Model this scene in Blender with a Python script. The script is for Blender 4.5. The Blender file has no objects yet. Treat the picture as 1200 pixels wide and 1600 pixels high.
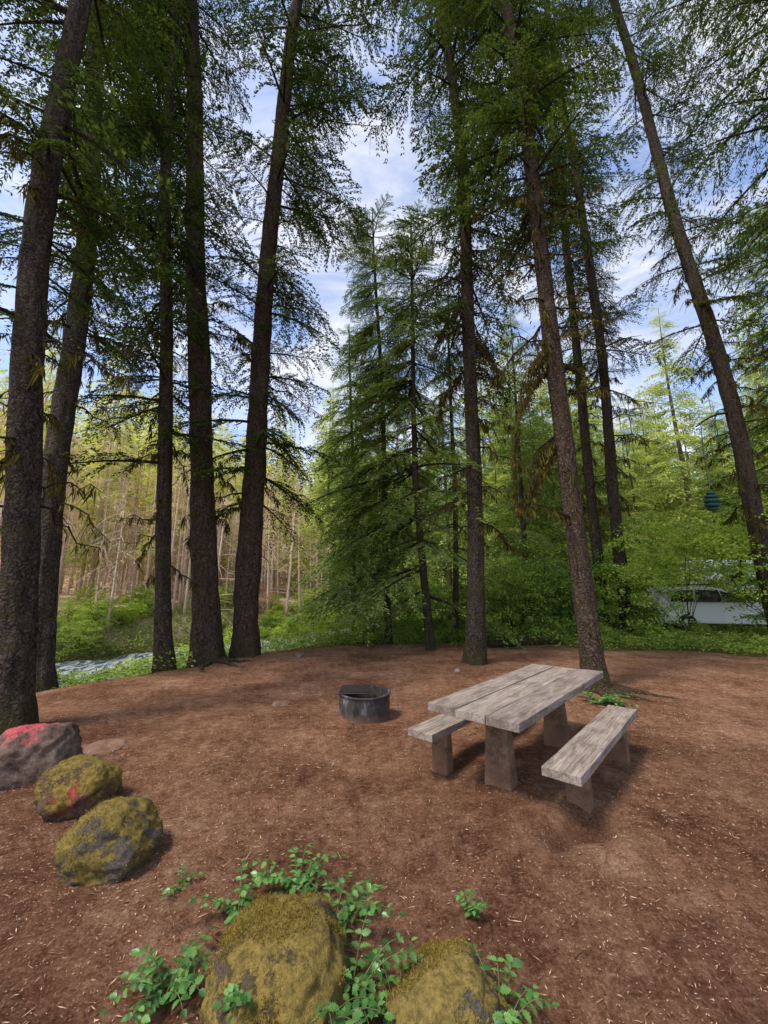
import bpy, bmesh, math, random
import numpy as np
from mathutils import Vector, Matrix, noise
random.seed(5); rng = np.random.default_rng(5)
C = bpy.context.scene.collection
R = math.radians
F = 622.0; HC = 1.69; PITCH = math.atan(120/622)
cp, sp = math.cos(PITCH), math.sin(PITCH)
def ray(px, py):
    x = (px-600)/F; y = (800-py)/F
    return np.array([x, cp-y*sp, sp+y*cp])
def G(px, py, z=0.0):
    d = ray(px, py); t = (z-HC)/d[2]
    return np.array([d[0]*t, d[1]*t, z])
def AT(px, py, Y):
    d = ray(px, py); t = Y/d[1]
    return np.array([d[0]*t, Y, HC+d[2]*t])
# ---------- noise
def _h(ix, iy, s):
    v = np.sin(ix*127.1+iy*311.7+s*74.7)*43758.5453
    return v-np.floor(v)
def vn(x, y, s=0):
    x = np.asarray(x, float); y = np.asarray(y, float)
    ix = np.floor(x); iy = np.floor(y); fx = x-ix; fy = y-iy
    fx = fx*fx*(3-2*fx); fy = fy*fy*(3-2*fy)
    a = _h(ix, iy, s); b = _h(ix+1, iy, s); c = _h(ix, iy+1, s); d = _h(ix+1, iy+1, s)
    return (a*(1-fx)+b*fx)*(1-fy)+(c*(1-fx)+d*fx)*fy
def fbm(x, y, s=0, o=4):
    r = 0; a = .5
    for i in range(o):
        r = r+a*vn(x*2**i, y*2**i, s+i); a *= .5
    return r
def sstep(a, b, x):
    t = np.clip((x-a)/(b-a), 0, 1); return t*t*(3-2*t)
def river_s(x, y): return (x+11.4)*.832-(y-14.9)*.555
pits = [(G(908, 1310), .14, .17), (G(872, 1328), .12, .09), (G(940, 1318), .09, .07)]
holes = pits+[(G(908, 1310), .28, -.04), (G(700,1222), .25, .03), (np.array([1.25, 3.25]), .9, -.085), (np.array([1.9, 3.6]), .8, -.03)]
def hf(x, y):
    x = np.asarray(x, float); y = np.asarray(y, float)
    s = river_s(x, y)
    z = -1.75*(1-sstep(4.0, 9.3, s))
    far = np.clip(-s-1.5, 0, None)
    z = z+1.45*sstep(1.0, 4.5, -s)+.21*far*np.exp(-far/170)+(fbm(x*.12, y*.12, 5)-.5)*2.2*sstep(0, 20, far)
    z = z+(fbm(x*.9, y*.9, 1)-.47)*.12+(fbm(x*5, y*5, 3)-.47)*.035+(fbm(x*17, y*17, 9, 3)-.45)*.028
    out = sstep(12, 18, y)*sstep(0, 8, s)
    z = z+out*(fbm(x*.3, y*.3, 7)-.45)*.5
    for (p, r, d) in holes:
        z = z-d*np.exp(-((x-p[0])**2+(y-p[1])**2)/(r*r))
    return z
def hz(x, y): return float(hf(x, y))
def camp(x, y):
    s = river_s(x, y)
    n = (fbm(np.asarray(x)*.8, np.asarray(y)*.8, 11)-.47)
    a = sstep(8.4, 9.2, s+n*1.6)
    b = 1-sstep(-.6, .5, y-(13.0-.028*np.asarray(x)**2)+n*3)
    return a*b
# ---------- mesh building
class MB:
    def __init__(s): s.v = []; s.f = {3: [], 4: []}; s.n = 0
    def add(s, v, f):
        v = np.asarray(v, float).reshape(-1, 3); f = np.asarray(f, int)
        if len(f) == 0: return
        s.f[f.shape[1]].append(f+s.n); s.v.append(v); s.n += len(v)
    def quads(s, v):
        v = np.asarray(v, float).reshape(-1, 3); s.add(v, np.arange(len(v)).reshape(-1, 4))
    def mesh(s, name, mat, smooth=False):
        me = bpy.data.meshes.new(name)
        V = np.concatenate(s.v); loops = []; starts = []; k = 0
        for q in (4, 3):
            if s.f[q]:
                f = np.concatenate(s.f[q]); loops.append(f.ravel()); starts.append(k+np.arange(len(f))*q); k += f.size
        L = np.concatenate(loops); S = np.concatenate(starts)
        me.vertices.add(len(V)); me.vertices.foreach_set('co', V.astype(np.float32).ravel())
        me.loops.add(len(L)); me.loops.foreach_set('vertex_index', L.astype(np.int32))
        me.polygons.add(len(S)); me.polygons.foreach_set('loop_start', S.astype(np.int32))
        me.update(calc_edges=True)
        me.polygons.foreach_set('use_smooth', np.full(len(S), smooth))
        me.materials.append(mat); return me
    def build(s, name, mat, parent=None, smooth=False):
        o = bpy.data.objects.new(name, s.mesh(name, mat, smooth)); C.objects.link(o)
        if parent: o.parent = parent
        return o
def tag(o, label=None, cat=None, group=None, kind=None):
    if label: o['label'] = label
    if cat: o['category'] = cat
    if group: o['group'] = group
    if kind: o['kind'] = kind
    return o
def thing(name, loc, label, cat, group=None, rz=0):
    o = bpy.data.objects.new(name, None); C.objects.link(o); o.location = loc; o.rotation_euler = (0, 0, rz)
    return tag(o, label, cat, group)
def copy_thing(o, loc, rz=0, sc=1, label=None):
    c = o.copy(); C.objects.link(c); c.location = loc; c.rotation_euler = (0, 0, rz); c.scale = (sc,)*3
    if label: c['label'] = label
    for ch in o.children:
        d = ch.copy(); C.objects.link(d); d.parent = c
        for g in ch.children:
            e = g.copy(); C.objects.link(e); e.parent = d
    return c
def tube(mb, pts, rad, n=8, cap=True, bump=0, seed=0):
    pts = np.asarray(pts, float); m = len(pts); rad = np.broadcast_to(np.asarray(rad, float), (m,))
    t = np.gradient(pts, axis=0); t /= np.linalg.norm(t, axis=1)[:, None]+1e-9
    ref = np.array([0, 0, 1.]) if abs(t[0][2]) < .8 else np.array([0, 1., 0])
    a = np.cross(t, ref); a /= np.linalg.norm(a, axis=1)[:, None]+1e-9; b = np.cross(t, a)
    th = np.arange(n)*2*math.pi/n
    rr = rad[:, None]*np.ones((1, n))
    if bump:
        L = np.concatenate([[0], np.cumsum(np.linalg.norm(np.diff(pts, axis=0), axis=1))])
        c_, s_ = np.cos(th), np.sin(th)
        rr = rr*(1+bump*(fbm(c_[None]*2+L[:, None]*.35+seed, s_[None]*2+L[:, None]*.2, seed)-.47)*2)
        if n >= 24: rr = rr*(1+.16*(vn(th[None]*n/6.283*.5+seed+0*L[:, None], L[:, None]*3.2+0*th[None], seed+5)-.5))
    v = pts[:, None]+rr[..., None]*(a[:, None]*np.cos(th)[None, :, None]+b[:, None]*np.sin(th)[None, :, None])
    i = np.arange(m-1)[:, None]*n; j = np.arange(n)[None]; k = (j+1) % n
    f = np.stack([i+j, i+k, i+n+k, i+n+j], -1).reshape(-1, 4)
    mb.add(v.reshape(-1, 3), f)
    if cap:
        for e, idx in ((0, 0), (m-1, 1)):
            ring = v[e]; c = pts[e][None]
            vv = np.concatenate([ring, c]); ff = [[q, (q+1) % n, n] for q in range(n)]
            mb.add(vv, ff)
def box(mb, c, s, rz=0, taper=1.0, tapery=None, tilt=0):
    cx, cy, cz = c; sx, sy, sz = [q/2 for q in s]; ty = taper if tapery is None else tapery
    P = []
    for z, kx, ky in ((-sz, 1, 1), (sz, taper, ty)):
        for x, y in ((-1, -1), (1, -1), (1, 1), (-1, 1)): P.append((x*sx*kx, y*sy*ky, z+tilt*x*sx))
    P = np.array(P); ca, sa = math.cos(rz), math.sin(rz)
    X = P[:, 0]*ca-P[:, 1]*sa+cx; Y = P[:, 0]*sa+P[:, 1]*ca+cy
    mb.add(np.stack([X, Y, P[:, 2]+cz], 1), [[3, 2, 1, 0], [4, 5, 6, 7], [0, 1, 5, 4], [1, 2, 6, 5], [2, 3, 7, 6], [3, 0, 4, 7]])
def bevel(o, w=.008, seg=2):
    m = o.modifiers.new('b', 'BEVEL'); m.width = w; m.segments = seg; m.limit_method = 'ANGLE'; return o
# ---------- materials
def newmat(name):
    m = bpy.data.materials.new(name); m.use_nodes = True; nt = m.node_tree; nt.nodes.clear()
    out = nt.nodes.new('ShaderNodeOutputMaterial'); return m, nt, out
def N(nt, t, **k):
    n = nt.nodes.new(t)
    for a, v in k.items(): setattr(n, a, v)
    return n
def ramp(nt, fac, stops):
    r = nt.nodes.new('ShaderNodeValToRGB'); e = r.color_ramp.elements
    while len(e) < len(stops): e.new(.5)
    for q, (p, c) in enumerate(stops):
        e[q].position = p; e[q].color = (*c, 1) if len(c) == 3 else c
    nt.links.new(fac, r.inputs[0]); return r.outputs[0]
def mix(nt, fac, a, b, mode='MIX'):
    m = nt.nodes.new('ShaderNodeMix'); m.data_type = 'RGBA'; m.blend_type = mode
    for inp, v in ((m.inputs[0], fac), (m.inputs[6], a), (m.inputs[7], b)):
        if isinstance(v, bpy.types.NodeSocket): nt.links.new(v, inp)
        elif isinstance(v, (int, float)): inp.default_value = v
        else: inp.default_value = (*v, 1)
    return m.outputs[2]
def noise_n(nt, vec, scale, detail=5, rough=.6, dist=0):
    n = N(nt, 'ShaderNodeTexNoise'); n.inputs['Scale'].default_value = scale; n.inputs['Detail'].default_value = detail
    n.inputs['Roughness'].default_value = rough; n.inputs['Distortion'].default_value = dist
    if vec: nt.links.new(vec, n.inputs['Vector'])
    return n.outputs['Fac']
def mapping(nt, vec, sc):
    m = N(nt, 'ShaderNodeMapping'); m.inputs['Scale'].default_value = sc; nt.links.new(vec, m.inputs['Vector']); return m.outputs[0]
def math_n(nt, op, a, b=None, clamp=False):
    m = N(nt, 'ShaderNodeMath', operation=op, use_clamp=clamp)
    for i, v in enumerate((a, b)):
        if v is None: continue
        if isinstance(v, bpy.types.NodeSocket): nt.links.new(v, m.inputs[i])
        else: m.inputs[i].default_value = v
    return m.outputs[0]
def princ(nt, out, col, rough=.85, bump=None, bs=.5, bd=.02, spec=.3, metal=0):
    p = N(nt, 'ShaderNodeBsdfPrincipled')
    p.inputs['Roughness'].default_value = rough; p.inputs['Metallic'].default_value = metal
    p.inputs['Specular IOR Level'].default_value = spec
    if isinstance(col, bpy.types.NodeSocket): nt.links.new(col, p.inputs['Base Color'])
    else: p.inputs['Base Color'].default_value = (*col, 1)
    if bump is not None:
        b = N(nt, 'ShaderNodeBump'); b.inputs['Strength'].default_value = bs; b.inputs['Distance'].default_value = bd
        nt.links.new(bump, b.inputs['Height']); nt.links.new(b.outputs[0], p.inputs['Normal'])
    nt.links.new(p.outputs[0], out.inputs[0]); return p
def bark(name, c1, c2, lich, mossamt=.5, sc=1.0):
    m, nt, out = newmat(name)
    tc = N(nt, 'ShaderNodeTexCoord').outputs['Object']
    v = mapping(nt, tc, (1, 1, .25))
    n1 = noise_n(nt, v, 16*sc, 7, .75, .6); n2 = noise_n(nt, mapping(nt, tc, (1, 1, .6)), 55*sc, 4, .8)
    vo = N(nt, 'ShaderNodeTexVoronoi'); vo.feature = 'DISTANCE_TO_EDGE'; vo.inputs['Scale'].default_value = 17*sc
    nz = N(nt, 'ShaderNodeTexNoise'); nz.inputs['Scale'].default_value = 7*sc; nz.inputs['Detail'].default_value = 4; nt.links.new(tc, nz.inputs['Vector'])
    wv = mix(nt, .3, v, nz.outputs['Color'])
    nt.links.new(wv, vo.inputs['Vector'])
    h = math_n(nt, 'ADD', math_n(nt, 'MULTIPLY', vo.outputs['Distance'], 1.1, True), math_n(nt, 'ADD', math_n(nt, 'MULTIPLY', n1, .7), math_n(nt, 'MULTIPLY', n2, .3)))
    col = ramp(nt, h, [(.44, c2), (.60, tuple((a*.45+b*.55) for a, b in zip(c1, c2))), (.8, c1)])
    ln = noise_n(nt, tc, 26*sc, 5, .75); lf = ramp(nt, ln, [(.59, (0, 0, 0)), (.65, (1, 1, 1))])
    col = mix(nt, math_n(nt, 'MULTIPLY', lf, .55), col, lich)
    sep = N(nt, 'ShaderNodeSeparateXYZ'); nt.links.new(tc, sep.inputs[0])
    mr = N(nt, 'ShaderNodeMapRange'); nt.links.new(sep.outputs[2], mr.inputs[0])
    mr.inputs[1].default_value = 0; mr.inputs[2].default_value = .7; mr.inputs[3].default_value = .25; mr.inputs[4].default_value = 0
    mn = noise_n(nt, tc, 3.2, 6, .7)
    mf = math_n(nt, 'ADD', mn, mr.outputs[0])
    mf = math_n(nt, 'MULTIPLY', ramp(nt, mf, [(.50, (0, 0, 0)), (.62, (1, 1, 1))]), mossamt)
    col = mix(nt, mf, col, (.06, .056, .014))
    princ(nt, out, col, .95, h, 1.0, .07, .1); return m
M = {}
M['bark'] = bark('bark_dark', (.115, .086, .066), (.008, .0065, .0055), (.16, .15, .125), .6)
M['bark_red'] = bark('bark_reddish', (.14, .094, .070), (.010, .007, .006), (.19, .165, .14), .45)
M['bark_pale'] = bark('bark_lichen', (.14, .112, .086), (.012, .010, .008), (.32, .29, .24), .5)
M['bark_bg'] = bark('bark_sunlit', (.26, .2, .14), (.08, .06, .04), (.30, .28, .2), .4)  # sunlight on the far trunks put into the lighter colour
M['bark_burnt'] = bark('bark_bare', (.94, .72, .56), (.66, .45, .32), (.9, .76, .62), .03)
M['twig'] = bark('twig', (.07, .052, .038), (.02, .016, .012), (.13, .13, .09), .8)
M['moss_limb'] = bark('moss_limb', (.12, .10, .03), (.035, .028, .01), (.16, .14, .05), .8)
def leafmat(name, dark, mid, light, trans=.35, sc=.7, gloss=0):
    m, nt, out = newmat(name)
    geo = N(nt, 'ShaderNodeNewGeometry')
    n = noise_n(nt, geo.outputs['Position'], sc, 4, .7)
    f = math_n(nt, 'ADD', math_n(nt, 'MULTIPLY', n, 1.1), math_n(nt, 'MULTIPLY', geo.outputs['Random Per Island'], .45))
    col = ramp(nt, f, [(.45, dark), (.75, mid), (1.0, light)])
    d = N(nt, 'ShaderNodeBsdfDiffuse'); t = N(nt, 'ShaderNodeBsdfTranslucent')
    nt.links.new(col, d.inputs[0]); tc = mix(nt, 1, col, (1.3, 1.25, .6), 'MULTIPLY'); nt.links.new(tc, t.inputs[0])
    mx = N(nt, 'ShaderNodeMixShader'); mx.inputs[0].default_value = trans
    nt.links.new(d.outputs[0], mx.inputs[1]); nt.links.new(t.outputs[0], mx.inputs[2])
    last = mx.outputs[0]
    if gloss:
        g = N(nt, 'ShaderNodeBsdfGlossy'); g.inputs['Roughness'].default_value = .38; g.inputs[0].default_value = (.8, .9, .8, 1)
        m2 = N(nt, 'ShaderNodeMixShader'); m2.inputs[0].default_value = gloss
        nt.links.new(last, m2.inputs[1]); nt.links.new(g.outputs[0], m2.inputs[2]); last = m2.outputs[0]
    nt.links.new(last, out.inputs[0]); return m
M['needle'] = leafmat('needles_dark', (.016, .029, .010), (.041, .068, .020), (.10, .135, .035))  # near crowns' shade put into the colour, darker than the far needles
M['needle_hem'] = leafmat('needles_hemlock', (.06, .10, .03), (.16, .23, .062), (.33, .41, .12), .45, .9)
M['needle_mid'] = leafmat('needles_mid', (.06, .10, .028), (.15, .215, .06), (.31, .38, .11), .45)
M['needle_sun'] = leafmat('needles_sunlit', (.16, .21, .065), (.34, .41, .13), (.57, .60, .23), .48, .5)  # far forest's sunlight put into the colour, lighter than the near needles
M['needle_yel'] = leafmat('needles_yellow', (.30, .33, .11), (.54, .57, .22), (.72, .72, .33), .42, .5)
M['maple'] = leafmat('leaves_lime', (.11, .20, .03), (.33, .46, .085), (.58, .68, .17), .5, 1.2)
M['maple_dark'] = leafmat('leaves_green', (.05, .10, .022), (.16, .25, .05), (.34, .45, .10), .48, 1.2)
M['cover'] = leafmat('ground_leaves', (.08, .14, .025), (.24, .34, .065), (.43, .52, .12), .4, 1.5)
M['grape'] = leafmat('holly_leaves', (.025, .08, .016), (.065, .16, .034), (.15, .30, .07), .3, 8, .04)
M['moss_hang'] = leafmat('hanging_moss', (.028, .022, .008), (.075, .06, .017), (.14, .12, .03), .25, 2)
M['moss_fuzz'] = leafmat('moss_fuzz', (.08, .058, .013), (.19, .14, .028), (.29, .21, .05), .3, 9)
M['dry'] = leafmat('dry_litter', (.06, .025, .014), (.28, .155, .09), (.54, .36, .24), 0, 30)
M['dry_shrub'] = leafmat('dry_shrub', (.3, .13, .05), (.45, .22, .09), (.6, .33, .15), .2, 3)
M['dead_needle'] = leafmat('dead_needles', (.48, .32, .20), (.70, .50, .34), (.82, .64, .46), .2, .6)
# ground
def ground_mat():
    m, nt, out = newmat('forest_floor')
    pos = N(nt, 'ShaderNodeTexCoord').outputs['Object']
    a = noise_n(nt, pos, 1.1, 5, .6); b = noise_n(nt, pos, 9, 8, .85); c = noise_n(nt, pos, 60, 6, .95)
    s = math_n(nt, 'ADD', math_n(nt, 'MULTIPLY', a, .20), math_n(nt, 'ADD', math_n(nt, 'MULTIPLY', b, .36), math_n(nt, 'MULTIPLY', c, .50)))
    dirt = ramp(nt, s, [(.43, (.058, .022, .011)), (.50, (.205, .096, .052)), (.56, (.38, .205, .122)), (.64, (.64, .43, .29))])
    big = ramp(nt, noise_n(nt, pos, .8, 7, .7), [(.36, (.70, .63, .58)), (.6, (1.18, 1.15, 1.11))])
    dirt = mix(nt, 1, dirt, big, 'MULTIPLY')
    for sc_, mp, th in ((52, (1, .45, 1), .54), (32, (.4, 1, 1), .74)):
        vo = N(nt, 'ShaderNodeTexVoronoi'); vo.inputs['Scale'].default_value = sc_; vo.inputs['Randomness'].default_value = 1
        nt.links.new(mapping(nt, pos, mp), vo.inputs['Vector'])
        near = ramp(nt, vo.outputs['Distance'], [(.17, (1, 1, 1)), (.23, (0, 0, 0))])
        sc = N(nt, 'ShaderNodeSeparateColor'); nt.links.new(vo.outputs['Color'], sc.inputs[0])
        sel = ramp(nt, sc.outputs[0], [(th, (0, 0, 0)), (th+.03, (1, 1, 1))])
        cf = math_n(nt, 'MULTIPLY', near, sel)
        chipc = ramp(nt, sc.outputs[1], [(0, (.035, .015, .010)), (.45, (.22, .115, .07)), (.75, (.42, .27, .18)), (1, (.62, .46, .34))])
        dirt = mix(nt, math_n(nt, 'MULTIPLY', cf, .82), dirt, chipc)
    at3 = N(nt, 'ShaderNodeAttribute', attribute_name='pit_shade')
    dirt = mix(nt, math_n(nt, 'MULTIPLY', at3.outputs['Fac'], math_n(nt, 'MULTIPLY', b, 1.5), True), dirt, (.045, .018, .011))  # shade of the scuffed hollows painted into the dirt colour
    grn = ramp(nt, b, [(.35, (.05, .05, .015)), (.55, (.14, .14, .035)), (.7, (.24, .24, .07))])
    at = N(nt, 'ShaderNodeAttribute', attribute_name='green')
    col = mix(nt, at.outputs['Fac'], dirt, grn)
    at2 = N(nt, 'ShaderNodeAttribute', attribute_name='far')
    tan = ramp(nt, b, [(.35, (.44, .29, .19)), (.55, (.70, .50, .35)), (.7, (.80, .62, .45))])
    tan = mix(nt, ramp(nt, noise_n(nt, pos, .6, 6, .7), [(.50, (0, 0, 0)), (.62, (.8, .8, .8))]), tan, (.40, .42, .13))
    col = mix(nt, at2.outputs['Fac'], col, tan)
    h = math_n(nt, 'ADD', math_n(nt, 'MULTIPLY', b, 1.0), math_n(nt, 'ADD', math_n(nt, 'MULTIPLY', c, 1.0), math_n(nt, 'MULTIPLY', cf, .3)))
    princ(nt, out, col, .95, h, 1.0, .045, .05); return m
M['ground'] = ground_mat()
# ---------- ground sheet
def axis(lo, hi, n, k):
    u = np.linspace(-1, 1, n); s = np.sinh(u*k)/math.sinh(k)
    return np.where(s < 0, -s*lo, s*hi)
xs = axis(-190, 190, 420, 5.5); ys = axis(-60, 260, 480, 5.5)+2.2
X, Y = np.meshgrid(xs, ys); Z = hf(X, Y)
mb = MB(); ny, nx = X.shape
i = np.arange(ny-1)[:, None]*nx; j = np.arange(nx-1)[None]
mb.add(np.stack([X, Y, Z], -1).reshape(-1, 3), np.stack([i+j, i+j+1, i+nx+j+1, i+nx+j], -1).reshape(-1, 4))
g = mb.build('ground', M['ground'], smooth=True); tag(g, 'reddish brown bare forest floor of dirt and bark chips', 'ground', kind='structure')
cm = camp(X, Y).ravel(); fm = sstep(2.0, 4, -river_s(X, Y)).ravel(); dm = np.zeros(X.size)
for p, r, d in pits: dm = np.maximum(dm, .8*np.exp(-(((X-p[0])**2+(Y-p[1])**2)/(r*r*1.6)).ravel()))  # mask for the painted shade, strongest at each hollow's centre
for nm, arr in (('green', 1-cm), ('far', fm), ('pit_shade', dm)):
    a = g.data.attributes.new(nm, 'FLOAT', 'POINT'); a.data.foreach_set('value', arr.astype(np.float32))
# ---------- river
m, nt, out = newmat('river_water')
pos = N(nt, 'ShaderNodeTexCoord').outputs['Object']
w1 = noise_n(nt, mapping(nt, pos, (1.2, .5, 1)), 2.4, 8, .8, .9)
foam = ramp(nt, w1, [(.47, (0, 0, 0)), (.54, (1, 1, 1))])
col = mix(nt, foam, (.06, .10, .10), (.88, .92, .92))
princ(nt, out, col, .25, w1, 1.0, .5, .5); M['water'] = m
mb = MB(); dv = np.array([.555, .832]); nv = np.array([.832, -.555]); p0 = np.array([-11.4, 14.9])
gs = np.concatenate([np.linspace(-70, -15, 12), np.linspace(-14.5, 30, 220), np.linspace(31, 120, 20)]); ws = np.linspace(-4.5, 6.5, 60); V = []
for a in gs:
    q = p0+dv*a
    xx, yy = q[0]+nv[0]*ws, q[1]+nv[1]*ws
    V.append(np.stack([xx, yy, -1.22+.22*(fbm(xx*1.3, yy*.9, 2)-.47)+.10*(fbm(xx*4, yy*3, 6)-.47)], 1))
i = np.arange(len(gs)-1)[:, None]*60; j = np.arange(59)[None]
mb.add(np.concatenate(V), np.stack([i+j, i+j+1, i+60+j+1, i+60+j], -1).reshape(-1, 4))
tag(mb.build('river', M['water'], smooth=True), 'rushing pale river behind the trunks at the left', 'river', kind='structure')
# ---------- blades
def blades(p, d, l, w, side=None):
    n = len(p); d = d/(np.linalg.norm(d, axis=1)[:, None]+1e-9)
    if side is None:
        r = rng.normal(size=(n, 3))*.45; r[:, 2] += 1; side = np.cross(d, r)
    side = side/(np.linalg.norm(side, axis=1)[:, None]+1e-9)
    l = np.broadcast_to(l, (n,))[:, None]; w = np.broadcast_to(w, (n,))[:, None]
    m_ = p+d*l*.45
    return np.stack([p, m_+side*w, p+d*l, m_-side*w], 1)
def branch_tmpl(nt_, bl, bw, space, droop=.18, fan=.40, hang=.25, dz=-.75):
    P = []; D = []
    def curve(u): return np.array([u, 0, -droop*u*u])
    for k in range(nt_):
        u = .14+.84*(k+rng.random()*.7)/nt_
        sg = 1 if k % 2 else -1
        tl = (fan*(1-u)**.6*(.45+.75*rng.random())+.06)*min(1, .35+u*2.2)
        a = R(rng.uniform(32, 72)); b = curve(u)
        td = np.array([math.cos(a), sg*math.sin(a), 0]); hg = hang*rng.uniform(.3, 2.2)
        n = max(2, int(tl/space))
        for s in np.linspace(.02, tl, n):
            q = b+td*s+np.array([0, 0, -hg*s*s/max(tl, .05)-.06*rng.random()*s])
            for e in (-1, 1):
                th = R(rng.uniform(22, 55))*e
                ca, sa = math.cos(th), math.sin(th)
                dd = np.array([td[0]*ca-td[1]*sa, td[0]*sa+td[1]*ca, rng.uniform(dz, .05)])
                P.append(q+rng.normal(size=3)*space*.2); D.append(dd)
    for u in np.arange(.25, 1.0, space*1.2):
        for e in (-1, 1):
            th = R(rng.uniform(20, 60))*e
            P.append(curve(u)); D.append(np.array([math.cos(th), math.sin(th), rng.uniform(-.5, .1)]))
    P = np.array(P); D = np.array(D); n = len(P)
    return blades(P, D, bl*rng.uniform(.6, 1.25, n), bw*rng.uniform(.7, 1.3, n)).reshape(-1, 3)
T_near = [branch_tmpl(26, .038, .0076, .0178, droop=.12+.06*k, hang=.2+.16*k, dz=-.55, fan=.43) for k in range(4)]
T_hem = [branch_tmpl(27, .040, .0076, .018, droop=.16+.07*k, hang=.25+.12*k, dz=-.45, fan=.48) for k in range(3)]
T_fine = [branch_tmpl(30, .030, .0038, .013, droop=.15+.08*k, hang=.5+.3*k, dz=-1.2) for k in range(3)]
T_mid = [branch_tmpl(18, .070, .0110, .036, droop=.15+.08*k, hang=.4) for k in range(3)]
T_bg = [branch_tmpl(14, .11, .017, .062, droop=.2+.1*k, hang=.4, fan=.46) for k in range(3)]
T_far = [branch_tmpl(9, .22, .045, .14, droop=.2+.1*k, fan=.5) for k in range(2)]
def place(t, o, az, pitch, L, roll=0, zs=1.0):
    v = t*L; v = v*np.array([1, 1, zs])
    cr, sr = math.cos(roll), math.sin(roll); v = np.stack([v[:, 0], v[:, 1]*cr-v[:, 2]*sr, v[:, 1]*sr+v[:, 2]*cr], 1)
    c, s = math.cos(pitch), math.sin(pitch); v = np.stack([v[:, 0]*c-v[:, 2]*s, v[:, 1], v[:, 0]*s+v[:, 2]*c], 1)
    c, s = math.cos(az), math.sin(az); return np.stack([v[:, 0]*c-v[:, 1]*s, v[:, 0]*s+v[:, 1]*c, v[:, 2]], 1)+o
def limb_pts(o, az, pitch, L, droop, n=6):
    u = np.linspace(0, 1, n); v = np.stack([u, u*0, -droop*u*u], 1)
    return place(v, o, az, pitch, L)
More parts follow.
